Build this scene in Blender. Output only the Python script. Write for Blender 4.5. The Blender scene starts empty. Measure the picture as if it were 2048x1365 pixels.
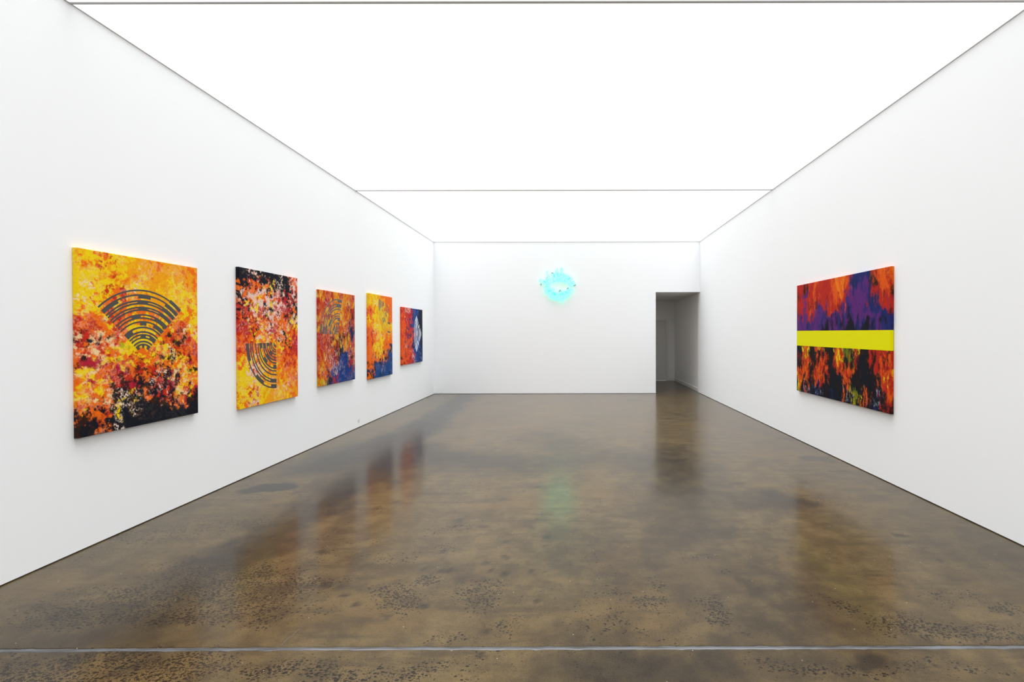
import bpy, bmesh, math
import numpy as np
from mathutils import Vector

# ------------------------------------------------------------------ camera, world, exposure
sc = bpy.context.scene
COL = sc.collection
F = 980.0                 # focal length in pixels of the 2048 x 1365 frame
VX, VY = 1144.0, 666.0    # vanishing point of the room's depth lines
CAM_Z = 1.60
PITCH = math.radians(0.45)
ROLL = math.radians(0.12)
cam = bpy.data.cameras.new('camera')
cam.sensor_fit = 'HORIZONTAL'
cam.sensor_width = 36.0
cam.lens = 36.0 * F / 2048.0
cam.clip_start = 0.05
cam.clip_end = 100.0
cam.shift_x = -(VX - 1024.0) / 2048.0
cam.shift_y = -(682.5 - VY - F * math.tan(PITCH)) / 2048.0
cam_o = bpy.data.objects.new('camera', cam)
COL.objects.link(cam_o)
cam_o.location = (0, 0, CAM_Z)
cam_o.rotation_euler = (math.radians(90) - PITCH, ROLL, 0)
sc.camera = cam_o

world = bpy.data.worlds.new('world')
sc.world = world
world.use_nodes = True
world.node_tree.nodes['Background'].inputs[0].default_value = (0.9, 0.93, 1.0, 1)
world.node_tree.nodes['Background'].inputs[1].default_value = 0.3

sc.view_settings.view_transform = 'Standard'
sc.view_settings.look = 'None'
sc.view_settings.gamma = 1.0
sc.view_settings.use_curve_mapping = False
sc.view_settings.exposure = 0.03
CEILING_EMISSION = 0.74
BACKLIGHT_WATTS = 172.0     # per ceiling panel
BACKLIGHT_SPREAD = 85.0
NEON_EMISSION = 8.0

# ------------------------------------------------------------------ room dimensions (metres)
XL, XR = -3.62, 3.357
YB = 12.852               # far wall
YR = -5.76                # wall behind the camera
H = 3.987
TW = 0.20                 # wall thickness
DOOR_X0, DOOR_Z = 2.197, 2.662
COR_X0, COR_X1, COR_Y1 = 0.6, 3.405, 16.27
GAP = 0.008               # shadow gap at the foot of the walls
T = 0.037                 # depth of the stretched canvases
SEAMS = [YB, 8.208, 3.548, -1.105, YR]

# backlights of the luminous ceiling: one large area lamp for each membrane panel
for _k in range(4):
    _la = bpy.data.lights.new('ceiling_backlight', 'AREA')
    _la.shape = 'RECTANGLE'
    _la.size = XR - XL - 0.03
    _la.size_y = SEAMS[_k] - SEAMS[_k + 1] - 0.03
    _la.energy = BACKLIGHT_WATTS
    _la.spread = math.radians(BACKLIGHT_SPREAD)
    _la.color = (0.95, 0.98, 1.0)
    _lo = bpy.data.objects.new('ceiling_backlight', _la)
    COL.objects.link(_lo)
    _lo.location = ((XL + XR) / 2, (SEAMS[_k] + SEAMS[_k + 1]) / 2, H - 0.002)

# weak fill light added at the corridor ceiling, out of view, to brighten it
_la = bpy.data.lights.new('corridor_fill_light', 'AREA')
_la.shape = 'DISK'
_la.size = 0.25
_la.energy = 4.0
_la.color = (1.0, 0.97, 0.92)
_lo = bpy.data.objects.new('corridor_fill_light', _la)
COL.objects.link(_lo)
_lo.location = (1.35, 14.7, DOOR_Z - 0.004)

# ------------------------------------------------------------------ helpers
def srgb(r, g, b):
    out = []
    for c in (r, g, b):
        c /= 255.0
        out.append(c / 12.92 if c <= 0.04045 else ((c + 0.055) / 1.055) ** 2.4)
    return tuple(out)

class Nodes:
    def __init__(self, mat):
        mat.use_nodes = True
        self.t = mat.node_tree
        self.b = self.t.nodes['Principled BSDF']
    def new(self, kind, **kw):
        n = self.t.nodes.new(kind)
        for k, v in kw.items():
            setattr(n, k, v)
        return n
    def set(self, node, **kw):
        for k, v in kw.items():
            node.inputs[k.replace('_', ' ')].default_value = v
        return node
    def link(self, a, b):
        self.t.links.new(a, b)
    def plug(self, inp, v):
        if hasattr(v, 'links'):
            self.link(v, inp)
        else:
            inp.default_value = v
    def math(self, op, a, b=0.0, clamp=False):
        n = self.new('ShaderNodeMath', operation=op, use_clamp=clamp)
        self.plug(n.inputs[0], a)
        self.plug(n.inputs[1], b)
        return n.outputs[0]
    def mix(self, fac, a, b, blend='MIX'):
        n = self.new('ShaderNodeMix', data_type='RGBA', blend_type=blend)
        self.plug(n.inputs[0], fac)
        self.plug(n.inputs[6], a)
        self.plug(n.inputs[7], b)
        return n.outputs[2]
    def ramp(self, v, lo, hi, to0=0.0, to1=1.0, smooth=True):
        n = self.new('ShaderNodeMapRange')
        n.interpolation_type = 'SMOOTHSTEP' if smooth else 'LINEAR'
        self.plug(n.inputs[0], v)
        n.inputs[1].default_value = lo
        n.inputs[2].default_value = hi
        n.inputs[3].default_value = to0
        n.inputs[4].default_value = to1
        return n.outputs[0]
    def noise(self, vec, scale, detail=4.0, rough=0.55, dist=0.0):
        n = self.new('ShaderNodeTexNoise')
        self.link(vec, n.inputs['Vector'])
        self.set(n, Scale=scale, Detail=detail, Roughness=rough, Distortion=dist)
        return n
    def bump(self, h, strength, dist):
        n = self.new('ShaderNodeBump')
        self.set(n, Strength=strength, Distance=dist)
        self.link(h, n.inputs['Height'])
        self.link(n.outputs[0], self.b.inputs['Normal'])

def plain(name, rgb, rough=0.6, bump=0.0, scale=60.0, var=0.0, spec=0.5):
    m = bpy.data.materials.new(name)
    N = Nodes(m)
    co = N.new('ShaderNodeTexCoord').outputs['Object']
    nz = N.noise(co, scale, 3.0)
    a = tuple(max(0, c * (1 - var)) for c in rgb) + (1,)
    b = tuple(min(1, c * (1 + var)) for c in rgb) + (1,)
    N.link(N.mix(nz.outputs[0], a, b), N.b.inputs['Base Color'])
    N.b.inputs['Roughness'].default_value = rough
    N.b.inputs['Specular IOR Level'].default_value = spec
    if bump > 0:
        N.bump(nz.outputs[0], bump, 0.002)
    return m

def obj(name, me, mat=None, parent=None, kind=None, label=None, cat=None, group=None, smooth=False):
    if isinstance(me, bmesh.types.BMesh):
        bm = me
        me = bpy.data.meshes.new(name)
        bm.to_mesh(me)
        bm.free()
    o = bpy.data.objects.new(name, me)
    COL.objects.link(o)
    if mat is not None and me is not None:
        me.materials.append(mat)
    if smooth:
        me.polygons.foreach_set('use_smooth', [True] * len(me.polygons))
    if parent is not None:
        o.parent = parent
    for k, v in (('kind', kind), ('label', label), ('category', cat), ('group', group)):
        if v:
            o[k] = v
    return o

def add_box(bm, x0, x1, y0, y1, z0, z1):
    v = [bm.verts.new(p) for p in ((x0, y0, z0), (x1, y0, z0), (x1, y1, z0), (x0, y1, z0),
                                   (x0, y0, z1), (x1, y0, z1), (x1, y1, z1), (x0, y1, z1))]
    for f in ((3, 2, 1, 0), (4, 5, 6, 7), (0, 1, 5, 4), (1, 2, 6, 5), (2, 3, 7, 6), (3, 0, 4, 7)):
        bm.faces.new([v[i] for i in f])

def box(*a, bevel=0.0):
    bm = bmesh.new()
    add_box(bm, *a)
    if bevel > 0:
        bmesh.ops.bevel(bm, geom=bm.edges[:], offset=bevel, segments=2, affect='EDGES', profile=0.5)
    return bm

# ------------------------------------------------------------------ numpy noise
_LAT = {}
def lattice(seed, n=256):
    if seed not in _LAT:
        ang = np.random.default_rng(seed).random((n, n)) * 2 * math.pi
        _LAT[seed] = (np.cos(ang), np.sin(ang))
    return _LAT[seed]

def vnoise(x, y, seed):
    """gradient noise, about 0..1"""
    gx, gy = lattice(seed)
    xi, yi = np.floor(x).astype(int), np.floor(y).astype(int)
    fx, fy = x - xi, y - yi
    ux, uy = fx ** 3 * (fx * (fx * 6 - 15) + 10), fy ** 3 * (fy * (fy * 6 - 15) + 10)
    def dot(ox, oy):
        j, i = (yi + oy) % 256, (xi + ox) % 256
        return gx[j, i] * (fx - ox) + gy[j, i] * (fy - oy)
    top = dot(0, 0) * (1 - ux) + dot(1, 0) * ux
    bot = dot(0, 1) * (1 - ux) + dot(1, 1) * ux
    return 0.5 + 0.78 * (top * (1 - uy) + bot * uy)

def fbm(x, y, seed, octaves=4, gain=0.55):
    s, amp, tot = 0.0, 1.0, 0.0
    ca, sa = math.cos(0.6), math.sin(0.6)
    for k in range(octaves):
        s = s + amp * vnoise(x + 17.3 * k, y + 9.1 * k, seed + k)
        tot += amp
        amp *= gain
        x, y = (x * ca - y * sa) * 2.03, (x * sa + y * ca) * 2.03
    return s / tot

def sstep(v, a, b):
    t = np.clip((v - a) / (b - a), 0, 1)
    return t * t * (3 - 2 * t)

# ------------------------------------------------------------------ materials of the room
M_WALL = plain('white_wall_paint', (0.945, 0.957, 0.975), 0.75, 0.06, 180.0, 0.004, 0.25)
M_CORR = plain('corridor_paint', (0.93, 0.92, 0.90), 0.75, 0.06, 180.0, 0.01, 0.25)
M_GAP = plain('shadow_gap_black', (0.025, 0.023, 0.02), 0.9)
M_TRIM = plain('grey_metal_trim', (0.62, 0.61, 0.60), 0.55, 0.0, 20.0, 0.05)
M_SEAM = plain('grey_joint_profile', (0.36, 0.35, 0.34), 0.6, 0.0, 20.0, 0.05)
M_SOFFIT = plain('plaster_above_ceiling', (0.8, 0.8, 0.8), 0.8)
M_SKIRT = plain('skirting_paint', (0.84, 0.83, 0.81), 0.5, 0.0, 60.0, 0.01)
M_DOOR = plain('door_paint', (0.78, 0.765, 0.735), 0.5, 0.03, 90.0, 0.01)
M_PLATE = plain('grey_plastic', (0.74, 0.73, 0.70), 0.5, 0.0, 60.0, 0.02)

def make_ceiling_light():
    m = bpy.data.materials.new('backlit_ceiling_membrane')
    N = Nodes(m)
    co = N.new('ShaderNodeTexCoord').outputs['Object']
    nz = N.noise(co, 0.6, 2.0)
    N.b.inputs['Base Color'].default_value = (0.9, 0.9, 0.9, 1)
    N.b.inputs['Roughness'].default_value = 0.6
    N.link(N.mix(nz.outputs[0], (0.96, 0.985, 1.0, 1), (0.97, 0.99, 1.0, 1)), N.b.inputs['Emission Color'])
    N.b.inputs['Emission Strength'].default_value = CEILING_EMISSION
    return m
M_LIGHT = make_ceiling_light()

def make_floor_mat():
    m = bpy.data.materials.new('polished_concrete')
    N = Nodes(m)
    co = N.new('ShaderNodeTexCoord').outputs['Object']
    stain = N.new('ShaderNodeAttribute', attribute_name='stain').outputs['Fac']
    spot = N.new('ShaderNodeAttribute', attribute_name='spot').outputs['Fac']
    agg = N.new('ShaderNodeAttribute', attribute_name='agg').outputs['Fac']
    ochre = N.new('ShaderNodeAttribute', attribute_name='ochre').outputs['Fac']
    big = N.noise(co, 0.9, 5.0, 0.6).outputs[0]
    mid = N.noise(co, 5.0, 6.0, 0.65).outputs[0]
    fine = N.noise(co, 90.0, 3.0, 0.7).outputs[0]
    base = N.mix(N.ramp(big, 0.3, 0.7), srgb(80, 66, 43) + (1,), srgb(59, 48, 32) + (1,))
    base = N.mix(N.ramp(mid, 0.35, 0.68, 0.0, 0.55), base, srgb(110, 92, 60) + (1,))
    mid2 = N.noise(co, 17.0, 5.0, 0.7).outputs[0]
    base = N.mix(N.ramp(mid2, 0.48, 0.72, 0.0, 0.5), base, srgb(55, 46, 33) + (1,))
    base = N.mix(ochre, base, srgb(96, 74, 40) + (1,))
    st = N.math('MULTIPLY', stain, N.ramp(mid, 0.2, 0.75, 1.6, 1.0), clamp=True)
    base = N.mix(st, base, srgb(27, 23, 20) + (1,))
    base = N.mix(spot, base, srgb(28, 24, 21) + (1,))
    base = N.mix(N.math('MULTIPLY', N.ramp(fine, 0.3, 0.7), 0.35), base, srgb(46, 39, 28) + (1,))
    grit = N.noise(co, 230.0, 2.0, 0.7).outputs[0]
    base = N.mix(N.math('MULTIPLY', N.ramp(grit, 0.46, 0.68), 0.40), base, srgb(42, 35, 25) + (1,))
    base = N.mix(N.math('MULTIPLY', N.ramp(grit, 0.44, 0.30), 0.35), base, srgb(118, 99, 66) + (1,))
    # exposed dark aggregate, in patches
    def specks(scale, thr0, thr1, lo, hi, seed):
        wob = N.noise(co, scale * 0.8, 2.0)
        vm = N.new('ShaderNodeVectorMath', operation='MULTIPLY_ADD')
        N.link(wob.outputs['Color'], vm.inputs[0])
        k = 0.45 / scale
        vm.inputs[1].default_value = (k, k, 0)
        N.link(co, vm.inputs[2])
        mp = N.new('ShaderNodeMapping')
        mp.inputs['Location'].default_value = (seed, seed * 0.37, 0)
        mp.inputs['Rotation'].default_value = (0, 0, 0.35)
        mp.inputs['Scale'].default_value = (1.0, 1.45, 1.0)
        N.link(vm.outputs[0], mp.inputs[0])
        v = N.new('ShaderNodeTexVoronoi', voronoi_dimensions='2D')
        v.inputs['Scale'].default_value = scale
        v.inputs['Randomness'].default_value = 0.95
        N.link(mp.outputs[0], v.inputs['Vector'])
        sep = N.new('ShaderNodeSeparateColor')
        N.link(v.outputs['Color'], sep.inputs[0])
        size = N.math('MULTIPLY', N.ramp(sep.outputs[0], 0, 1, thr0, thr1, False), 1.0)
        inside = N.ramp(N.math('SUBTRACT', size, v.outputs['Distance']), 0.0, 0.07)
        alive = N.math('LESS_THAN', sep.outputs[1], N.ramp(agg, lo, hi, 0.0, 0.95, False))
        return N.math('MULTIPLY', inside, alive)
    s1 = specks(46.0, 0.18, 0.52, 0.08, 0.72, 3.0)
    s2 = specks(95.0, 0.10, 0.48, 0.0, 0.95, 11.0)
    sp = N.math('MAXIMUM', s1, s2)
    base = N.mix(N.math('MULTIPLY', sp, 0.95), base, srgb(20, 17, 14) + (1,))
    # scattered pale grains
    v = N.new('ShaderNodeTexVoronoi', voronoi_dimensions='2D')
    v.inputs['Scale'].default_value = 2.6
    N.link(co, v.inputs['Vector'])
    grain = N.math('LESS_THAN', v.outputs['Distance'], 0.006)
    base = N.mix(N.math('MULTIPLY', grain, 0.6), base, srgb(200, 195, 185) + (1,))
    # wispy scratches / sealer streaks
    mp = N.new('ShaderNodeMapping')
    mp.inputs['Scale'].default_value = (1.2, 7.0, 1.0)
    N.link(co, mp.inputs[0])
    streak = N.noise(mp.outputs[0], 1.6, 5.0, 0.65).outputs[0]
    base = N.mix(N.ramp(streak, 0.48, 0.68, 0.0, 0.5), base, srgb(50, 42, 31) + (1,))
    N.link(base, N.b.inputs['Base Color'])
    rough = N.math('ADD', N.ramp(mid, 0.3, 0.7, 0.277, 0.30), N.math('MULTIPLY', sp, 0.03))
    N.link(rough, N.b.inputs['Roughness'])
    N.b.inputs['IOR'].default_value = 1.18
    N.b.inputs['Coat Weight'].default_value = 0.6      # sealer
    N.b.inputs['Coat IOR'].default_value = 1.21
    N.b.inputs['Coat Roughness'].default_value = 0.14
    h = N.math('SUBTRACT', N.math('MULTIPLY', fine, 0.35), N.math('MULTIPLY', sp, 0.5))
    N.bump(h, 0.05, 0.002)
    return m
M_FLOOR = make_floor_mat()

# ------------------------------------------------------------------ floor
def floor_pt(px, py):
    y = F * CAM_Z / (py - VY)
    return (px - VX) * y / F, y

JY, JW = 2.474, 0.0120    # control joint

def axis(*segs):
    out = []
    for a, b, n in segs:
        out += list(np.linspace(a, b, n, endpoint=False))
    return np.array(out)

def build_floor():
    xs = np.append(axis((XL - 0.05, COR_X1 + 0.02, 232)), COR_X1 + 0.02)
    ys = np.concatenate([axis((YR, 1.6, 50), (1.6, JY - JW - 0.003, 34)),
                         [JY - JW - 0.003, JY - JW + 0.001, JY + JW - 0.001, JY + JW + 0.003],
                         axis((JY + JW + 0.03, 6.0, 130), (6.0, YB + TW, 160), (YB + TW, COR_Y1, 30)), [COR_Y1 + 0.02]])
    X, Y = np.meshgrid(xs, ys)
    Z = np.zeros_like(X)
    # the saw-cut joint: two rows sunk, edges slightly chipped
    k = int(np.argmin(np.abs(ys - (JY - JW - 0.003))))
    for row, amp in ((k, 1), (k + 1, 1), (k + 2, -1), (k + 3, -1)):
        chip = np.maximum(0, fbm(xs * 14, xs * 0 + row // 2, 70 + row // 2, 3) - 0.5) * 0.03
        bow = 0.010 * np.exp(-((xs + 2.9) / 1.1) ** 2)
        Y[row] = Y[row] - amp * chip - bow
    Z[k + 1] = Z[k + 2] = -0.004
    nx, ny = len(xs), len(ys)
    # wandering sample positions so that stains get ragged outlines
    wx = X + (fbm(X * 3.1, Y * 2.2, 5, 5) - 0.5) * 0.55 + (fbm(X * 14, Y * 10, 8, 3) - 0.5) * 0.10
    wy = Y + (fbm(X * 2.6, Y * 2.6, 15, 5) - 0.5) * 0.60 + (fbm(X * 14, Y * 10, 18, 3) - 0.5) * 0.14

    def blob(px, py, rx, ry, soft=0.5, amt=1.0, warp=1.0):
        cx, cy = floor_pt(px, py)
        ax = rx * cy / F
        ay = max(0.02, abs(floor_pt(px, py - ry)[1] - floor_pt(px, py + ry)[1]) * 0.5)
        qx, qy = X + (wx - X) * warp, Y + (wy - Y) * warp
        d = np.sqrt(((qx - cx) / ax) ** 2 + ((qy - cy) / ay) ** 2)
        return amt * (1 - sstep(d, 1 - soft, 1 + soft))

    def band(pts, soft=0.6):
        out = np.zeros_like(X)
        P = [floor_pt(p[0], p[1]) + (p[2] * floor_pt(p[0], p[1])[1] / F, p[3]) for p in pts]
        for (x0, y0, w0, a0), (x1, y1, w1, a1) in zip(P[:-1], P[1:]):
            dx, dy = x1 - x0, y1 - y0
            t = np.clip(((wx - x0) * dx + (wy - y0) * dy) / (dx * dx + dy * dy), 0, 1)
            d = np.hypot(wx - x0 - t * dx, wy - y0 - t * dy) / (w0 + (w1 - w0) * t)
            out = np.maximum(out, (a0 + (a1 - a0) * t) * (1 - sstep(d, 1 - soft, 1 + soft)))
        return out

    stain = np.maximum.reduce([
        band([(935, 791, 22, .55), (905, 812, 26, .55), (868, 838, 34, .6), (835, 862, 48, .65), (790, 885, 60, .7),
              (700, 915, 70, .7), (640, 935, 60, .55)]),
        band([(815, 900, 70, .6), (735, 955, 70, .55), (655, 1000, 70, .5), (580, 1045, 60, .45), (520, 1085, 65, .6),
              (455, 1115, 75, .55), (390, 1150, 70, .35), (330, 1215, 60, .2), (240, 1255, 90, .3)]),
        band([(840, 910, 60, .5), (960, 925, 70, .45), (1080, 925, 70, .4), (1200, 915, 60, .35), (1330, 930, 70, .4)], 0.8),
        band([(1345, 905, 60, .3), (1370, 950, 70, .45), (1340, 1010, 80, .35), (1370, 1060, 90, .4), (1310, 1110, 80, .35)], 0.8),
        band([(1090, 870, 40, .3), (1130, 900, 60, .3)], 0.8),
        band([(1450, 1000, 60, .3), (1540, 1002, 60, .5), (1600, 1006, 30, .45)], 0.7),
        band([(1180, 1110, 120, .25), (1500, 1180, 160, .3), (1560, 1250, 170, .35), (1700, 1290, 150, .25)], 0.8),
        band([(40, 1265, 80, .3), (180, 1262, 90, .4), (330, 1285, 60, .25)], 0.7),
        band([(1150, 1330, 90, .4), (1300, 1350, 110, .55), (1420, 1340, 90, .45), (1440, 1310, 60, .25)], 0.7),
        band([(1860, 1050, 100, .15), (1980, 1120, 100, .25), (2040, 1180, 80, .2)], 0.8),
        blob(60, 1330, 90, 18, .8, .35), blob(180, 1320, 120, 14, .8, .4), blob(1200, 1265, 120, 22, .9, .25),
        blob(1000, 1150, 110, 16, .9, .2), blob(770, 1140, 130, 14, .9, .22), blob(420, 930, 40, 6, .8, .3),
    ])
    spot = np.maximum.reduce(
        [blob(548, 975, 46, 9, .10, .78, .25), blob(500, 981, 24, 4.5, .2, .7, .25), blob(600, 985, 16, 2, .3, .4, .2),
         blob(485, 958, 18, 4, .4, .5, .5), blob(705, 984, 14, 5, .3, .6, .4), blob(660, 906, 46, 6, .5, .4, .6),
         blob(1632, 919, 28, 5, .2, .5, .6), blob(1656, 925, 18, 4, .2, .45, .6), blob(1672, 944, 26, 3, .3, .42, .6),
         blob(1575, 880, 16, 4, .3, .4, .6), blob(1268, 801, 14, 2, .4, .4, .3), blob(1182, 794, 8, 1.5, .4, .35, .3),
         blob(1592, 1003, 22, 5, .5, .45, .4), blob(1796, 1074, 15, 4.5, .25, .6, .25), blob(1812, 1087, 10, 4, .3, .4, .3),
         blob(1852, 1100, 8, 3, .3, .4, .2), blob(1888, 1126, 8, 3, .3, .4, .2), blob(1470, 967, 16, 3, .5, .4, .4),
         blob(1492, 1172, 11, 12, .3, .35, .5), blob(1500, 1186, 10, 5, .3, .4, .4), blob(1620, 1215, 10, 5, .25, .45, .3),
         blob(1750, 1320, 34, 12, .4, .55, .5), blob(1738, 1336, 34, 7, .4, .55, .5), blob(1806, 1334, 10, 6, .3, .5, .3)] +
        [blob(px, py, r, r * .55, .35, a, .12) for px, py, r, a in (
            (1093, 1076, 9, .62), (1090, 1093, 6, .5), (1012, 1084, 6, .45), (1007, 1116, 6, .5), (1018, 1118, 5, .45),
            (971, 1127, 7, .5), (978, 1144, 7, .55), (1007, 1150, 9, .6), (1062, 1144, 6, .5), (1089, 1146, 5, .5),
            (880, 1107, 7, .55), (880, 1145, 8, .6), (897, 1142, 8, .6), (848, 1216, 11, .62), (766, 1237, 8, .6),
            (970, 1265, 10, .6), (1076, 1204, 8, .6), (710, 1212, 9, .6), (650, 1172, 14, .6), (677, 1176, 9, .5),
            (686, 1193, 8, .6), (643, 1103, 10, .55), (956, 1314, 10, .6), (1010, 1195, 6, .3), (970, 1055, 6, .4),
            (960, 1055, 5, .35), (1006, 999, 6, .35), (1076, 975, 5, .5), (1046, 983, 5, .4), (790, 1005, 7, .4),
            (748, 1019, 8, .45), (778, 977, 8, .4), (1171, 1095, 4, .4), (843, 1141, 5, .4), (730, 1080, 7, .35),
            (916, 1043, 9, .4), (908, 1054, 7, .4), (1061, 1056, 5, .3), (1255, 1196, 5, .3), (1075, 1040, 5, .3))])
    agg = np.maximum.reduce(
        [blob(px, py, rx, ry, s, a, .6) for px, py, rx, ry, s, a in (
            (300, 1190, 150, 26, .6, .75), (420, 1170, 140, 34, .6, .85), (230, 1225, 160, 22, .6, .72), (480, 1200, 110, 40, .6, .8),
            (360, 1235, 190, 18, .6, .7), (120, 1245, 100, 14, .7, .5), (560, 1185, 70, 26, .7, .7), (625, 1165, 60, 16, .6, .6),
            (590, 1225, 80, 14, .7, .45), (430, 1140, 110, 14, .8, .6), (300, 1070, 120, 14, .8, .38), (450, 1050, 90, 16, .8, .4),
            (230, 1345, 330, 32, .5, .95), (560, 1345, 180, 22, .6, .8), (790, 1345, 110, 14, .6, .62),
            (805, 1205, 50, 30, .6, .75), (780, 1180, 40, 10, .6, .6), (850, 1165, 24, 10, .6, .75), (960, 1195, 46, 26, .6, .78),
            (975, 1170, 40, 8, .6, .6), (1010, 1260, 40, 10, .6, .5), (900, 1275, 50, 10, .7, .45), (885, 1105, 30, 12, .7, .4),
            (900, 1065, 50, 8, .7, .4), (770, 1120, 60, 10, .8, .35), (760, 1085, 30, 6, .8, .35),
            (1235, 1185, 22, 10, .6, .65), (1285, 1215, 34, 16, .5, .8), (1255, 1265, 50, 8, .8, .35), (1300, 1180, 18, 14, .8, .5),
            (1405, 1210, 26, 16, .5, .85), (1425, 1240, 26, 14, .5, .85), (1480, 1278, 50, 5, .6, .4), (1640, 1205, 24, 6, .6, .5),
            (1470, 1155, 14, 5, .6, .5), (1410, 1120, 30, 4, .7, .4), (1510, 1120, 26, 4, .7, .35),
            (1790, 1245, 60, 22, .5, .85), (1860, 1260, 70, 18, .6, .78), (1960, 1268, 80, 20, .6, .78), (1700, 1225, 40, 10, .7, .5),
            (2020, 1215, 40, 14, .7, .6), (1900, 1200, 60, 14, .8, .4), (1590, 1335, 80, 16, .6, .62), (1680, 1350, 90, 14, .7, .5),
            (1900, 1345, 120, 14, .8, .4), (1650, 1005, 50, 12, .8, .35))] +
        [0.16 * sstep(fbm(X * 1.3, Y * 1.3, 33, 3), 0.42, 0.7) * (1 - sstep(Y, 4.5, 9.0)) * (0.45 + 0.55 * (X < 0.3))])
    ragged = sstep(fbm(X * 5, Y * 5, 41, 4), 0.35, 0.6)
    agg = np.where(Y < 1.5, 0.5 * ragged, agg * (0.55 + 0.6 * ragged))
    ochre = np.maximum.reduce([
        0.5 * sstep(fbm(X * 0.9, Y * 0.9, 55, 4), 0.5, 0.72), blob(230, 1345, 330, 30, .8, .45), blob(380, 1293, 130, 5, .8, .35),
        blob(1740, 1240, 90, 20, .6, .3), blob(1480, 1286, 60, 4, .4, .5, .3), blob(1560, 1345, 140, 16, .8, .35),
        blob(560, 1120, 60, 30, .9, .2), blob(1690, 1015, 80, 18, .7, .3), blob(780, 1020, 80, 30, .9, .2)])

    me = bpy.data.meshes.new('floor')
    V = np.stack([X, Y, Z], -1).reshape(-1, 3)
    i = np.arange(ny - 1)[:, None] * nx + np.arange(nx - 1)[None, :]
    faces = np.stack([i, i + 1, i + 1 + nx, i + nx], -1).reshape(-1, 4)
    me.from_pydata(V.tolist(), [], faces.tolist())
    for nm, arr in (('stain', stain * 1.3), ('spot', spot * 1.4), ('agg', agg), ('ochre', ochre)):
        a = me.attributes.new(nm, 'FLOAT', 'POINT')
        a.data.foreach_set('value', np.clip(arr, 0, 1).astype(np.float32).ravel())
    fl = obj('floor', me, M_FLOOR, kind='structure')
    # filler strip in the joint
    mf = bpy.data.materials.new('joint_sealant')
    N = Nodes(mf)
    co = N.new('ShaderNodeTexCoord').outputs['Object']
    mp = N.new('ShaderNodeMapping')
    mp.inputs['Scale'].default_value = (1.0, 14.0, 1.0)
    N.link(co, mp.inputs[0])
    n1 = N.noise(mp.outputs[0], 5.0, 5.0, 0.7).outputs[0]
    c = N.mix(N.ramp(n1, 0.35, 0.65), srgb(52, 50, 49) + (1,), srgb(84, 85, 88) + (1,))
    n2 = N.noise(co, 1.7, 3.0).outputs[0]
    c = N.mix(N.ramp(n2, 0.45, 0.7, 0, .6), c, srgb(106, 108, 112) + (1,))
    N.link(c, N.b.inputs['Base Color'])
    N.b.inputs['Roughness'].default_value = 0.35
    N.bump(n1, 0.3, 0.003)
    n = len(xs)
    verts, fc = [], []
    for j, x in enumerate(xs):
        ya, yb = Y[k + 1, j], Y[k + 2, j]
        for q, (fr, z) in enumerate(((0.0, -0.0040), (0.02, -0.0012), (0.5, -0.0022), (0.98, -0.0012), (1.0, -0.0040))):
            verts.append((x, ya + (yb - ya) * fr, z))
    for j in range(n - 1):
        for q in range(4):
            a = j * 5 + q
            fc.append((a, a + 5, a + 6, a + 1))
    m2 = bpy.data.meshes.new('joint_filler')
    m2.from_pydata(verts, [], fc)
    obj('joint_filler', m2, mf, fl, smooth=True)
    # hairline crack running up from the joint
    pts = [(559, 1293), (570, 1281), (581, 1274), (588, 1266), (597, 1260)]
    P = [floor_pt(*p) for p in pts]
    bm = bmesh.new()
    row = []
    for (x, y), w in zip(P, (.0012, .002, .0018, .0016, .0008)):
        row.append((bm.verts.new((x - w, y, 0.0004)), bm.verts.new((x + w, y, 0.0004))))
    for (a, b), (c, d) in zip(row[:-1], row[1:]):
        bm.faces.new((a, b, d, c))
    obj('crack', bm, mf, fl)
    return fl
build_floor()

# ------------------------------------------------------------------ walls
def wall(name, *b, mat=M_WALL):
    return obj(name, box(*b), mat, kind='structure')
wl = wall('wall_left', XL - TW, XL, YR, YB + TW, GAP, H + 0.1)
wr = wall('wall_right', XR, XR + TW, YR, YB, GAP, H + 0.1)
wall('wall_rear', XL, XR, YR - TW, YR, GAP, H + 0.1)
bm = bmesh.new()
add_box(bm, XL, DOOR_X0, YB, YB + TW, GAP, DOOR_Z)
add_box(bm, XL, XR + TW, YB, YB + TW, DOOR_Z, H + 0.1)
add_box(bm, XR, XR + TW, YB, YB + TW, GAP, DOOR_Z)
obj('wall_back', bm, M_WALL, kind='structure')
# dark shadow gap where the wall linings stop short of the floor
obj('baseboard_left', box(XL - TW, XL - 0.012, YR, YB, 0, GAP), M_GAP, kind='structure')
obj('baseboard_right', box(XR + 0.012, XR + TW, YR, YB, 0, GAP), M_GAP, kind='structure')
obj('baseboard_back', box(XL, DOOR_X0 - 0.012, YB + 0.012, YB + TW, 0, GAP), M_GAP, kind='structure')
obj('baseboard_rear', box(XL, XR, YR - TW, YR - 0.012, 0, GAP), M_GAP, kind='structure')

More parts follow.
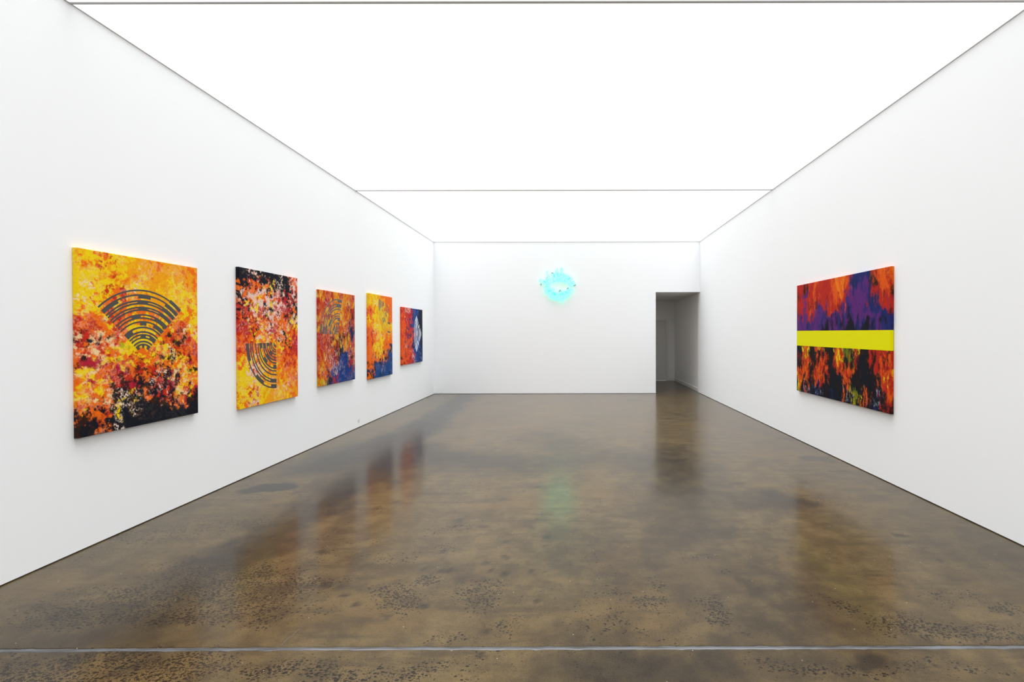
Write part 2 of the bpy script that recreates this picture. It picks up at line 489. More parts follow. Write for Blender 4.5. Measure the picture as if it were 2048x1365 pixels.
# ------------------------------------------------------------------ backlit ceiling
ceil = obj('ceiling', box(XL - TW, XR + TW, YR - TW, YB + TW, H + 0.1, H + 0.25), M_SOFFIT, kind='structure')
EDGE, SW = 0.009, 0.005
for k in range(4):
    y1, y0 = SEAMS[k], SEAMS[k + 1]
    a = y0 + (SW if k < 3 else EDGE)
    b = y1 - (SW if k > 0 else EDGE)
    obj('light_panel', box(XL + EDGE, XR - EDGE, a, b, H, H + 0.02), M_LIGHT, ceil)
for y in SEAMS[1:4]:
    obj('panel_seam', box(XL + EDGE, XR - EDGE, y - SW, y + SW, H - 0.010, H + 0.02), M_SEAM, ceil)
for b in ((XL, XL + EDGE, YR, YB), (XR - EDGE, XR, YR, YB), (XL + EDGE, XR - EDGE, YB - EDGE, YB), (XL + EDGE, XR - EDGE, YR, YR + EDGE)):
    obj('edge_trim', box(*b, H - 0.003, H + 0.02), M_TRIM, ceil)

# ------------------------------------------------------------------ corridor beyond the opening
Y0 = YB + TW
wall('wall_corridor_right', COR_X1, COR_X1 + TW, Y0, COR_Y1 + TW, 0, DOOR_Z, mat=M_CORR)
wall('wall_corridor_left', COR_X0 - TW, COR_X0, Y0, COR_Y1 + TW, 0, DOOR_Z, mat=M_CORR)
DX0, DX1, DZ = 2.31, 3.135, 1.995
bm = bmesh.new()
add_box(bm, COR_X0, DX0, COR_Y1, COR_Y1 + TW, 0, DOOR_Z)
add_box(bm, DX1, COR_X1, COR_Y1, COR_Y1 + TW, 0, DOOR_Z)
add_box(bm, DX0, DX1, COR_Y1, COR_Y1 + TW, DZ, DOOR_Z)
obj('wall_corridor_end', bm, M_CORR, kind='structure')
obj('ceiling_corridor', box(COR_X0 - TW, COR_X1 + TW, Y0, COR_Y1 + TW, DOOR_Z, DOOR_Z + 0.15), M_CORR, kind='structure')
obj('baseboard_corridor_right', box(COR_X1 - 0.014, COR_X1, Y0, COR_Y1, 0, 0.095, bevel=0.003), M_SKIRT, kind='structure')
bm = bmesh.new()
add_box(bm, DX1 + 0.06, COR_X1 - 0.014, COR_Y1 - 0.014, COR_Y1, 0, 0.075)
add_box(bm, COR_X0, DX0 - 0.06, COR_Y1 - 0.014, COR_Y1, 0, 0.075)
obj('baseboard_corridor_end', bm, M_SKIRT, kind='structure')
d = obj('door_1', box(DX0 + 0.003, DX1 - 0.003, COR_Y1 + 0.03, COR_Y1 + 0.07, 0.006, DZ - 0.004, bevel=0.002), M_DOOR, kind='structure')
for b in ((DX0 - 0.06, DX0 + 0.004, 0.0, DZ + 0.055), (DX1 - 0.004, DX1 + 0.06, 0.0, DZ + 0.055), (DX0 + 0.004, DX1 - 0.004, DZ - 0.004, DZ + 0.055)):
    obj('door_frame', box(b[0], b[1], COR_Y1 - 0.018, COR_Y1 + 0.03, b[2], b[3], bevel=0.003), M_SKIRT, d)
bm = bmesh.new()
bmesh.ops.create_cone(bm, segments=24, radius1=0.026, radius2=0.026, depth=0.012, cap_ends=True)
bmesh.ops.create_cone(bm, segments=16, radius1=0.01, radius2=0.01, depth=0.09, cap_ends=True)
for v in bm.verts:
    v.co = Vector((v.co.x + DX0 + 0.07, COR_Y1 + 0.02 - v.co.z * 0.6, v.co.y + 1.02))
add_box(bm, DX0 + 0.06, DX0 + 0.19, COR_Y1 - 0.014, COR_Y1 - 0.004, 1.012, 1.028)
obj('door_handle', bm, M_TRIM, d)

# ------------------------------------------------------------------ round cover plate low on the left wall
bm = bmesh.new()
prof = [(0.0, 0.0036), (0.020, 0.0036), (0.0330, 0.0032), (0.0365, 0.0020), (0.0375, 0.0)]
n = 32
rings = []
for r, h in prof[1:]:
    rings.append([bm.verts.new((XL + h, 8.298 + r * math.cos(2 * math.pi * i / n), 0.12 + r * math.sin(2 * math.pi * i / n))) for i in range(n)])
bm.faces.new(rings[0])
for a, b in zip(rings[:-1], rings[1:]):
    for i in range(n):
        bm.faces.new((a[i], b[i], b[(i + 1) % n], a[(i + 1) % n]))
bm.faces.new(list(reversed(rings[-1])))
bmesh.ops.recalc_face_normals(bm, faces=bm.faces[:])
obj('cover_plate', bm, M_PLATE, label='small round grey cover plate low on the white wall near the floor', cat='cover plate', smooth=True)

# ------------------------------------------------------------------ paintings
PAL = {'Y': (252, 214, 8), 'A': (255, 170, 12), 'O': (248, 112, 14), 'R': (208, 44, 22), 'C': (186, 30, 58), 'K': (16, 21, 32),
       'W': (250, 226, 208), 'S': (244, 206, 192), 'D': (52, 28, 16), 'B': (24, 72, 158), 'N': (24, 40, 96), 'P': (104, 44, 132), 'G': (176, 190, 20)}

def canvas_mat():
    m = bpy.data.materials.new('dyed_canvas')
    N = Nodes(m)
    at = N.new('ShaderNodeAttribute', attribute_name='dye')
    co = N.new('ShaderNodeTexCoord').outputs['Object']
    nz = N.noise(co, 420.0, 2.0)
    N.link(N.mix(0.35, at.outputs['Color'], N.mix(N.ramp(nz.outputs[0], 0.3, 0.7), (0.6, 0.6, 0.6, 1), (1, 1, 1, 1)), 'MULTIPLY'), N.b.inputs['Base Color'])
    N.b.inputs['Roughness'].default_value = 0.75
    N.b.inputs['Specular IOR Level'].default_value = 0.15
    N.bump(nz.outputs[0], 0.15, 0.001)
    return m
M_CANVAS = canvas_mat()
M_GREY = plain('dark_grey_paint', srgb(74, 72, 70), 0.55, 0.08, 500.0, 0.10, 0.3)
M_GREY2 = plain('slate_grey_paint', srgb(86, 88, 92), 0.55, 0.08, 500.0, 0.10, 0.3)
M_PALE = plain('pale_paint', srgb(226, 230, 238), 0.55, 0.08, 500.0, 0.03, 0.3)
M_LIME = plain('acid_yellow_paint', srgb(230, 226, 0), 0.6, 0.05, 400.0, 0.02, 0.08)

def dye(U, Vv, w, h, rows, seed, freq=11.0, stretch=1.0, mixing=1.0, sharp=16.0, bright=1.0, pal={}, veins=0.08, bleed=0.35):
    """colour at (U, V) in metres, V downward, from a coarse chart of dye letters"""
    nr, ncol = len(rows), len(rows[0])
    letters = sorted(set(''.join(''.join(r) for r in rows)))
    wx = U + (fbm(U * 7, Vv * 7 / stretch, seed + 1, 5) - 0.5) * 0.22 + (fbm(U * 34, Vv * 34 / stretch, seed + 2, 4) - 0.5) * 0.06
    wy = Vv + (fbm(U * 7, Vv * 7 / stretch, seed + 3, 5) - 0.5) * 0.24 * stretch + (fbm(U * 34, Vv * 34, seed + 4, 4) - 0.5) * 0.06
    gx = np.clip(wx / w * ncol - 0.5, 0, ncol - 1.001)
    gy = np.clip(wy / h * nr - 0.5, 0, nr - 1.001)
    ix, iy = gx.astype(int), gy.astype(int)
    fx, fy = gx - ix, gy - iy
    fx, fy = fx * fx * (3 - 2 * fx), fy * fy * (3 - 2 * fy)
    ix1, iy1 = np.minimum(ix + 1, ncol - 1), np.minimum(iy + 1, nr - 1)
    score, cols = [], []
    for q, L in enumerate(letters):
        g = np.array([[0.0 if L not in c else (1.0 if c[0] == L else 0.82) / (1 + 0.12 * (len(c) - 1)) for c in r] for r in rows])
        wgt = (g[iy, ix] * (1 - fx) + g[iy, ix1] * fx) * (1 - fy) + (g[iy1, ix] * (1 - fx) + g[iy1, ix1] * fx) * fy
        s = seed + 31 * (ord(L) - 60)
        if L == 'W':      # undyed cloth shows as thin veins and flecks
            a = fbm(U * freq * 1.2, Vv * freq * 1.2 / stretch, s, 5, 0.62)
            nz = veins + 1.0 * np.clip(1 - np.abs(a - 0.5) * 16, -0.5, 1) * (-0.25 + 2.0 * fbm(U * 8, Vv * 8, s + 9, 4))
        else:
            nz = fbm(U * freq, Vv * freq / stretch, s, 6, 0.68)
            nz = (nz - 0.5) * 3.3 + 0.5
        score.append(np.where(wgt > 0.02, wgt, -1.0) + mixing * (nz - 0.5) * 1.25)
        cols.append(srgb(*pal.get(L, PAL[L])))
    S = np.stack(score, -1)
    S = S - S.max(-1, keepdims=True)
    E = np.exp(S * sharp)
    E /= E.sum(-1, keepdims=True)
    C = E @ np.array(cols)
    # capillary fringes: pale hairlines and darker pooling of the dye
    rv = np.clip(1 - np.abs(fbm(U * 21, Vv * 21 / stretch, seed + 70, 5, 0.6) - 0.5) * 15, 0, 1) * sstep(fbm(U * 5, Vv * 5, seed + 80, 3), 0.44, 0.64)
    lum = C.mean(-1)
    C = C + (np.array(srgb(250, 226, 205)) - C) * (bleed * rv * (0.12 + 0.88 * (lum > 0.08)))[..., None]
    pool = sstep(fbm(U * 46, Vv * 46 / stretch, seed + 90, 4, 0.6), 0.52, 0.66)
    C = C * (1 - 0.22 * pool[..., None] * np.array([0.35, 0.9, 0.8]))
    val = 0.90 + 0.22 * fbm(U * 30, Vv * 30 / stretch, seed + 7, 4)
    return np.clip(C * val[..., None] * bright, 0, 0.97)

def arcs(parent, to3d, rings, a_from, a_to, mat, na=90, nr=18, name='painted_arc', lift=0.0007):
    """rings: (r_out, r_in, mask(r01, a01)) ; every ring becomes one thin layer of paint"""
    for ro, ri, mask in rings:
        bm = bmesh.new()
        grid = {}
        def vert(i, j):
            if (i, j) not in grid:
                r = ro + (ri - ro) * i / nr
                a = math.radians(a_from + (a_to - a_from) * j / na)
                grid[(i, j)] = bm.verts.new(to3d(r * math.sin(a), r * math.cos(a), lift))
            return grid[(i, j)]
        for i in range(nr):
            for j in range(na):
                if mask((i + .5) / nr, (j + .5) / na):
                    bm.faces.new((vert(i, j), vert(i + 1, j), vert(i + 1, j + 1), vert(i, j + 1)))
        if not bm.faces:
            bm.free()
            continue
        bmesh.ops.recalc_face_normals(bm, faces=bm.faces[:])
        ext = bmesh.ops.extrude_face_region(bm, geom=bm.faces[:])
        base = [v for v in ext['geom'] if isinstance(v, bmesh.types.BMVert)]
        d = to3d(0, 0, lift + 0.0009) - to3d(0, 0, 0)
        bmesh.ops.translate(bm, verts=base, vec=-d)
        bmesh.ops.recalc_face_normals(bm, faces=bm.faces[:])
        obj(name, bm, mat, parent)

class Painting:
    def __init__(self, side, ya, yb, z0, z1, label, chart, n, seed, **kw):
        """side -1: left wall, u grows with y from the near edge; +1: right wall, u grows towards the near edge"""
        self.side, self.ya, self.yb, self.z0, self.z1 = side, min(ya, yb), max(ya, yb), z0, z1
        self.w, self.h = self.yb - self.ya, z1 - z0
        xw = XL if side < 0 else XR
        self.xf = xw - side * (T + 0.002)
        self.root = obj('painting', None, label=label, cat='painting')
        self.root.location = (xw - side * 0.002, (self.ya + self.yb) / 2, z0)
        self.org = Vector(self.root.location)
        nu, nv = n
        rows = chart if callable(chart) else [r.split() for r in chart]
        us = np.linspace(0, self.w, nu)
        vs = np.linspace(0, self.h, nv)
        U, V = np.meshgrid(us, vs)
        C = rows(U, V, self.w, self.h) if callable(rows) else dye(U, V, self.w, self.h, rows, seed, **kw)
        verts = [self.p(u, v, 0) for u, v in zip(U.ravel(), V.ravel())]
        colr = C.reshape(-1, 3)
        idx = np.arange(nu * nv).reshape(nv, nu)
        faces = np.stack([idx[:-1, :-1], idx[1:, :-1], idx[1:, 1:], idx[:-1, 1:]], -1).reshape(-1, 4).tolist()
        # turned edges: a small round-over and the sides, the dye running on over them
        loop = list(idx[0, :]) + list(idx[1:, -1]) + list(idx[-1, -2::-1]) + list(idx[-2:0:-1, 0])
        cu, cv = self.w / 2, self.h / 2
        cols_extra = []
        prev = loop
        base = len(verts)
        for off, dep in ((0.0022, 0.0008), (0.0034, 0.0028), (0.0036, 0.009), (0.0036, 0.016), (0.0036, 0.023), (0.0036, 0.030), (0.0036, T)):
            cur, eu, ev = [], [], []
            for i in loop:
                u, v = U.ravel()[i], V.ravel()[i]
                su = -1 if u < 1e-6 else (1 if u > self.w - 1e-6 else 0)
                sv = -1 if v < 1e-6 else (1 if v > self.h - 1e-6 else 0)
                cur.append(len(verts))
                verts.append(self.p(u + su * off, v + sv * off, -dep))
                eu.append(u + su * dep)
                ev.append(v + sv * dep)
            eu, ev = np.array(eu)[None, :], np.array(ev)[None, :]
            cols_extra.append((rows(eu, ev, self.w, self.h) if callable(rows) else dye(eu, ev, self.w, self.h, rows, seed, **kw))[0])
            m = len(loop)
            for k in range(m):
                faces.append([prev[k], prev[(k + 1) % m], cur[(k + 1) % m], cur[k]])
            prev = cur
        faces.append(prev)
        me = bpy.data.meshes.new('canvas')
        me.from_pydata([tuple(v) for v in verts], [], faces)
        a = me.attributes.new('dye', 'FLOAT_COLOR', 'POINT')
        full = np.concatenate([colr] + cols_extra)
        a.data.foreach_set('color', np.concatenate([full, np.ones((len(full), 1))], 1).astype(np.float32).ravel())
        bm = bmesh.new()
        bm.from_mesh(me)
        bmesh.ops.recalc_face_normals(bm, faces=bm.faces[:])
        bm.to_mesh(me)
        bm.free()
        self.canvas = obj('canvas', me, M_CANVAS, self.root)
    def p(self, u, v, lift):
        y = self.ya + u if self.side < 0 else self.yb - u
        return Vector((self.xf - self.side * lift, y, self.z1 - v)) - self.org
    def from_px(self, px, py):
        y = F * abs(self.xf) / abs(px - VX)
        z = CAM_Z - (py - VY) * y / F
        return (y - self.ya if self.side < 0 else self.yb - y), self.z1 - z
    def fan(self, u0, v0, rings, a0, a1, mat, **kw):
        arcs(self.root, lambda du, dv, l: self.p(u0 + du, v0 - dv, l), rings, a0, a1, mat, **kw)

# --- 1
chart1 = [
 'YA YOR YA AY A AO A AO OA', 'YO YA YAO AO AY A AY A AO', 'Y YO ROY YAW AOY YA AY Y YA', 'YW YO ROY AOY YA A YA YA YO',
 'YO OY RO AOY O YO YO YO YO', 'RO OY RO YO YO YO OYR OR YWO', 'RSK OSK OSR YO Y YO ORD DOR YSO', 'OSR ROS YOG YG YO OY DOYW RDO ORC',
 'COD CSY OYR OYR OYR OYD YOWD YOD RCO', 'YOS OCR CDR DOR ROD OKW KOW YOS OYD', 'OYA OYS DKR KRC KDO KRW KDC OYS OYA',
 'OYR OSK KDW KDYW KDO KWR KCR OYS RCK', 'ODK KOR KWY KDW K KD OKD OKR KD', 'KD KO KW K K K K K K']
P1 = Painting(-1, 3.556, 4.684, 0.843, 2.222,
    'yellow and orange canvas with navy foot and a grey fan of arcs opening upward', chart1, (300, 330), 100, freq=15.0, mixing=1.15, sharp=8.5, bleed=0.28, pal={'S': (252, 214, 160)})
u0, v0 = P1.from_px(286.2, 710.5)
KR = 4.272e-4
def ring1(yo, yi, thin=28, blocks=(), inner=False, lo=0.0, hi=1.0):
    d = yi - yo
    def mask(r, a):
        if a < lo or a > hi:
            return False
        y = r * d
        ang = (a - 0.5) * 90
        if y < thin or (inner and y > d - thin):
            return True
        t = (y - thin) / max(1, d - 2 * thin)
        e = 2.6 * (1 - (2 * t - 1) ** 2) - 1.6 if inner else 0.0
        return any(b0 + e <= ang <= b1 - e for b0, b1 in blocks)
    return ((1370 - yo) * KR, (1370 - yi) * KR, mask)
def ringA(r, a):
    y = 50 + r * 80
    return (78 <= y <= 106) if a < 0.83 else y <= 124
P1.fan(u0, v0, [
    ((1370 - 50) * KR, (1370 - 130) * KR, ringA),
    ring1(168, 250, 30, ((-45, -27), (-5, 9), (27, 45))),
    ring1(282, 366, 31, ((-7, 7), (25, 48)), True),
    ring1(408, 488, 31, ((-7, 7), (24, 48)), True),
    ring1(553, 643, 31, ((-19, -4), (20, 48)), True),
    ring1(688, 774, 31, ((-6, 7), (22, 45))),
    ring1(796, 918, 33, ((-48, -26),), True),
    ring1(942, 1034, 30, ((-9, 9), (22, 48)), True),
    ring1(1072, 1106, 34),
    ring1(1130, 1218, 32, ((-45, -27), (-8, 8), (27, 45))),
], -45, 45, M_GREY)

# --- 2
chart2 = [
 'K KS K K KW K OSR', 'KO OKR KOS KOY KW K KRS', 'KSO SO SOY SKO RS KCR KSR', 'KR YSR SRK SYK SCR CRD KO', 'RKO RYS OKR SOK OSR ORD YKS',
 'RC ORK OYS RSC OYR ORS YOR', 'RO OYD OYS RYO OKS OKY ORC', 'OR OR OY OY OY OKR CR', 'OY YSO YO OR OA RO RO', 'Y SR YOS OY OY OR ORA',
 'Y YS YO A AO OA OAR', 'YO YOR YA AYS AY OAS OA', 'YO YRS YA A AY AY AO']
P2 = Painting(-1, 5.282, 6.393, 0.782, 2.315,
    'orange and yellow canvas with black blotches along its top and a grey quarter fan', chart2, (240, 300), 200, freq=15.0, mixing=1.2, sharp=10.0, veins=0.1)
u0, v0 = P2.from_px(552.4, 684.3)
KQ = 5.1e-4
def ring2(yo, yi, thin=24, blocks=(), inner=False):
    d = yo - yi
    def mask(r, a):
        y = r * d
        ang = a * 90
        if y < thin or (inner and y > d - thin):
            return True
        return any(b0 <= ang <= b1 for b0, b1 in blocks)
    return ((yo - 170) * KQ, (yi - 170) * KQ, mask)
P2.fan(u0, v0, [
    ring2(1250, 1156, 32, ((0, 12), (28, 46), (68, 90))),
    ring2(1120, 1028, 31, ((0, 15),), True),
    ring2(948, 916, 32),
    ring2(860, 828, 32),
    ring2(796, 698, 31, ((0, 12), (38, 55), (78, 90))),
    ring2(674, 573, 31, ((32, 55), (74, 90)), True),
    ring2(542, 438, 31, ((30, 52), (76, 90)), True),
    ring2(412, 333, 29, ((74, 90),), True),
    ring2(290, 235, 22, ((20, 60),), True),
], 180, 270, M_GREY)

# --- 3
chart3 = [
 'YOR OR AY OR AYO OR', 'YO RC AYO A YO YRO', 'RO RCW YO YO OR RDK', 'ROY YC YO YO OY RDO', 'YOR Y YO YO ROY ROD', 'YR YO OYR OR RWO KNR',
 'RO ORW YR OYD KDR BNK', 'RC ORW YDO DOW YOK OBR', 'RO ROWD ROD DYK YOR ROY', 'OR RWOD RWD BKD BK ROW', 'ORY ORW RWB B B RWDO',
 'OY RWO BW B BN RBD', 'OYR ODB BW B B BN', 'OYG DBN RB B B BN']
P3 = Painting(-1, 6.95, 8.076, 0.845, 2.22,
    'red and orange canvas with a large blue patch low right under a slate fan', chart3, (200, 230), 300, freq=19.0, stretch=2.0, bright=0.9, sharp=7.5, bleed=0.3, pal={'Y': (246, 184, 30), 'A': (240, 150, 30), 'O': (226, 100, 28), 'R': (196, 48, 34), 'C': (182, 36, 60), 'B': (22, 62, 140)})
u0, v0 = P3.from_px(676.5, 669)
def ring3(ro, ri, thin=0.34, blocks=(), inner=False, lo=0.0, hi=1.0):
    def mask(r, a):
        return lo <= a <= hi and (r < thin or (inner and r > 1 - thin) or any(b0 <= a <= b1 for b0, b1 in blocks))
    return (ro, ri, mask)
P3.fan(u0, v0, [
    ring3(.545, .500, .34, ((0, .16), (.86, 1))),
    ring3(.475, .420, .30, ((0, .13), (.80, 1)), True),
    ring3(.400, .350, .36, ((0, .20),)),
    ring3(.330, .280, .30, ((.22, .45),), True, 0, .97),
    ring3(.262, .210, .34, ((0, .12), (.84, 1))),
    ring3(.190, .145, .36, ((.2, .5), (.8, 1))),
    ring3(.128, .085, .4, ((0, .3),), True),
    ring3(.065, .020, .5, ((0, .2), (.8, 1))),
], -88, 13, M_GREY2)

# --- 4
chart4 = [
 'YA YA AO O O', 'YA YW YA O O', 'OA YA Y YO O', 'OR YA YA YA O', 'YO YA YA YA O', 'AO YW YA YA YA', 'OR AWY YO A A', 'OR AWO YAW AO OA',
 'OR YAO YA O O', 'O YA YO O ODN', 'O AY YO OD WDB', 'O ODB DOY ODB BN', 'OD BND BDO BD BN', 'ODN B BW B B', 'DO B BN B BN']
P4 = Painting(-1, 8.638, 9.764, 0.785, 2.306,
    'tall amber canvas with a blue strip along its foot and fine fan lines', chart4, (190, 250), 400, freq=9.0, sharp=8.0, bleed=0.15, pal={'B': (18, 72, 138), 'N': (22, 48, 96)})
u0, v0 = P4.from_px(780.3, 613.5)
P4.fan(u0, v0, [
    ring3(.565, .530, .12, ((0, .22),)), ring3(.515, .485, .12, ((0, .19), (.86, 1)), True), ring3(.462, .432, .12, ((0, .17), (.42, .55))),
    ring3(.405, .375, .12, ((0, .15), (.45, .6)), True), ring3(.345, .310, .12, ((0, .12), (.80, 1)), True), ring3(.280, .245, .12, ((.38, .58),), True),
    ring3(.215, .185, .17, ((.3, .5),)), ring3(.160, .130, .17, ((.0, .2),)), ring3(.105, .070, .17, ((.4, .7),)),
], -78, -180, M_GREY2)

# --- 5
chart5 = [
 'RO RCW RCW CN B BN NK K', 'OR RCW RC RNB BN BNK K K', 'O OR RNC RBN B BNK K K', 'OR RND NRO ORN RNB BN KN K', 'O ONR ORN ONR NRB B BN K',
 'OR OWD RON RON NB B BN KN', 'O OD OR RCW CWB BN BK BKN', 'OD OR ORC NRC RBW B BNK NBW']
P5 = Painting(-1, 10.325, 11.736, 0.926, 2.15,
    'red, orange and navy canvas with a white fan of arcs, beside the far corner', chart5, (200, 160), 500, freq=9.0, sharp=9.0, bleed=0.12, pal={'K': (18, 28, 44), 'O': (240, 88, 16), 'B': (22, 74, 150)})
u0, v0 = P5.from_px(843.2, 667.5)
P5.fan(u0, v0, [
    ring3(.560, .520, .5, ((0, .15), (.85, 1))), ring3(.500, .455, .30, ((0, .22), (.8, 1)), True), ring3(.432, .390, .30, ((.7, .86),), True),
    ring3(.370, .325, .34, ((.42, .62), (0, .2))), ring3(.305, .265, .4, ((.8, 1),)), ring3(.245, .205, .4, ((.0, .3),)),
    ring3(.185, .150, .4, ((.6, 1),), True), ring3(.130, .095, .4, ((.0, .4),), True), ring3(.075, .035, .4, (), True),
], -90 - 48, -90 + 48, M_PALE)

# --- 6
up6 = ['R RD RO OR R RO OA RO BN BN ROD ORA', 'R RD RO RO RD RO AO RO BP P RD OR', 'RD RB ROD RD RB RO OR RB P PB RDN ORD',
       'RBN RP RO BP BRD RO RD BP P PB BN RDN', 'PB P RB PB PB BPD RB BPK PB P PB BN', 'P PK BPK PB K KP BPK K BKN K PBK BNK']
lo6 = ['KD ORY KD ROY DK DK YRO KDG RDY DK RD ROD', 'KRD OYR DK KD ROD DK OR KDG RDK KD RD RO', 'KD OR DK ORD OR KD RDO OR DK K DK ROY',
       'ORD ODK KD OR RDK KD K OR KD K K RO', 'YO KDO KNW KN KDO K KD OK KG ODK KD RDO', 'KG KRW KN KNW KD KN K KW KYG KO KNW KRD']
PAL6 = {'D': (34, 20, 14), 'O': (240, 96, 14), 'B': (40, 44, 118), 'R': (194, 40, 24), 'P': (98, 42, 124), 'G': (120, 128, 24), 'W': (170, 190, 200), 'A': (255, 140, 14)}
Z6A, Z6B = 1.621, 1.405
def chart6(U, V, w, h):
    va = h * (2.283 - Z6A) / (2.283 - 0.746)
    vb = h * (2.283 - Z6B) / (2.283 - 0.746)
    top = dye(U, V, w, va, [r.split() for r in up6], 600, freq=10.0, stretch=2.4, mixing=0.9, sharp=6.0, bright=0.9, pal=PAL6, bleed=0.0)
    bot = dye(U, V - vb, w, h - vb, [r.split() for r in lo6], 660, freq=15.0, stretch=2.2, sharp=8.0, bright=0.88, pal=PAL6, bleed=0.0)
    return np.where((V < va)[..., None], top, bot)
P6 = Painting(1, 5.112, 7.227, 0.746, 2.283,
    'wide canvas of red, purple and black crossed by an acid yellow horizontal band', chart6, (330, 260), 600)
# the flat yellow band, wrapping round both side edges
bm = bmesh.new()
L = 0.0010
pts = [(-0.0036 - L, -T + 0.002), (-0.0036 - L, -0.003), (-0.0024 - L, L), (P6.w + 0.0024 + L, L), (P6.w + 0.0036 + L, -0.003), (P6.w + 0.0036 + L, -T + 0.002),
       (P6.w + 0.001, -T + 0.002), (P6.w + 0.001, -0.004), (-0.001, -0.004), (-0.001, -T + 0.002)]
ta = [bm.verts.new(P6.p(u, P6.z1 - Z6A, l)) for u, l in pts]
tb = [bm.verts.new(P6.p(u, P6.z1 - Z6B, l)) for u, l in pts]
m = len(pts)
for k in range(m):
    bm.faces.new((ta[k], ta[(k + 1) % m], tb[(k + 1) % m], tb[k]))
bm.faces.new(ta)
bm.faces.new(tb)
bmesh.ops.recalc_face_normals(bm, faces=bm.faces[:])
obj('painted_band', bm, M_LIME, P6.root, label='flat acid yellow painted band')

# ------------------------------------------------------------------ neon sign on the far wall
def neon_mat():
    m = bpy.data.materials.new('glowing_gas')
    N = Nodes(m)
    N.b.inputs['Base Color'].default_value = (0.3, 0.8, 0.75, 1)
    N.b.inputs['Emission Color'].default_value = (0.26, 1.0, 0.78, 1)
    N.b.inputs['Emission Strength'].default_value = NEON_EMISSION
    return m
M_NEON = neon_mat()
def tinted_glass():
    m = bpy.data.materials.new('teal_glass')
    N = Nodes(m)
    tr = N.new('ShaderNodeBsdfTransparent')
    tr.inputs[0].default_value = (0.34, 0.58, 0.50, 1)
    gl = N.new('ShaderNodeBsdfGlossy')
    gl.inputs['Roughness'].default_value = 0.1
    mx = N.new('ShaderNodeMixShader')
    mx.inputs[0].default_value = 0.04
    N.link(tr.outputs[0], mx.inputs[1])
    N.link(gl.outputs[0], mx.inputs[2])
    N.link(mx.outputs[0], N.t.nodes['Material Output'].inputs['Surface'])
    return m
M_GLASS = tinted_glass()
M_BLACKOUT = plain('blackout_paint', (0.02, 0.035, 0.035), 0.4)
M_STAND = plain('clear_standoff', (0.75, 0.78, 0.78), 0.2)

def arc_pts(cx, cy, rx, ry, a0, a1, n=10):
    return [(cx + rx * math.cos(math.radians(a0 + (a1 - a0) * i / n)), cy + ry * math.sin(math.radians(a0 + (a1 - a0) * i / n))) for i in range(n + 1)]
# single-stroke letters: x to the right, y up, x-height 1, capital height 1.55
GLYPH = {
 'T': (0.75, [[(0, 1.55), (0.75, 1.55)], [(0.375, 1.52), (0.375, 0)]]),
 'h': (0.62, [[(0, 1.55), (0, 0)], [(0.02, 0.6)] + arc_pts(0.31, 0.62, 0.29, 0.38, 170, 0, 10) + [(0.60, 0)]]),
 'e': (0.62, [[(0.03, 0.52), (0.60, 0.58)] + arc_pts(0.31, 0.56, 0.30, 0.44, 0, 180, 10) + arc_pts(0.32, 0.44, 0.31, 0.44, 180, 320, 10)]),
 'E': (0.70, [[(0.62, 1.50), (0.25, 1.55), (0, 1.45), (0, 0.12), (0.25, 0), (0.65, 0.06)], [(0.02, 0.85), (0.5, 0.9)]]),
 'a': (0.62, [[(0.04, 0.82)] + arc_pts(0.30, 0.72, 0.27, 0.28, 150, 0, 8) + [(0.57, 0.0)], [(0.56, 0.55)] + arc_pts(0.30, 0.28, 0.28, 0.28, 80, 330, 10)]),
 'r': (0.42, [[(0, 1.0), (0, 0)], [(0.02, 0.55)] + arc_pts(0.30, 0.66, 0.26, 0.34, 170, 50, 8)]),
 't': (0.44, [[(0.2, 1.40), (0.2, 0.18)] + arc_pts(0.34, 0.16, 0.14, 0.16, 180, 320, 6), [(0, 0.98), (0.42, 1.0)]]),
 'R': (0.72, [[(0, 0), (0, 1.55)] + arc_pts(0.30, 1.18, 0.38, 0.37, 90, -90, 12) + [(0.05, 0.80), (0.70, 0)]]),
 'v': (0.58, [[(0, 1.0), (0.28, 0.02), (0.56, 1.0)]]),
 's': (0.50, [arc_pts(0.25, 0.75, 0.22, 0.25, 40, 250, 10) + arc_pts(0.25, 0.26, 0.24, 0.26, 75, -140, 10)]),
 'H': (0.72, [[(0, 1.55), (0, 0)], [(0.70, 1.55), (0.70, 0)], [(0.02, 0.78), (0.68, 0.82)]]),
 'm': (0.95, [[(0, 1.0), (0, 0)], [(0.02, 0.6)] + arc_pts(0.24, 0.66, 0.22, 0.34, 170, 0, 8) + [(0.46, 0)], [(0.48, 0.6)] + arc_pts(0.70, 0.66, 0.22, 0.34, 170, 0, 8) + [(0.92, 0)]]),
 'i': (0.22, [[(0.1, 1.0), (0.1, 0)], [(0.1, 1.25), (0.1, 1.36)]]),
 'p': (0.62, [[(0, 1.0), (0, -0.5)], [(0.02, 0.62)] + arc_pts(0.30, 0.5, 0.30, 0.48, 150, -150, 14)]),
}

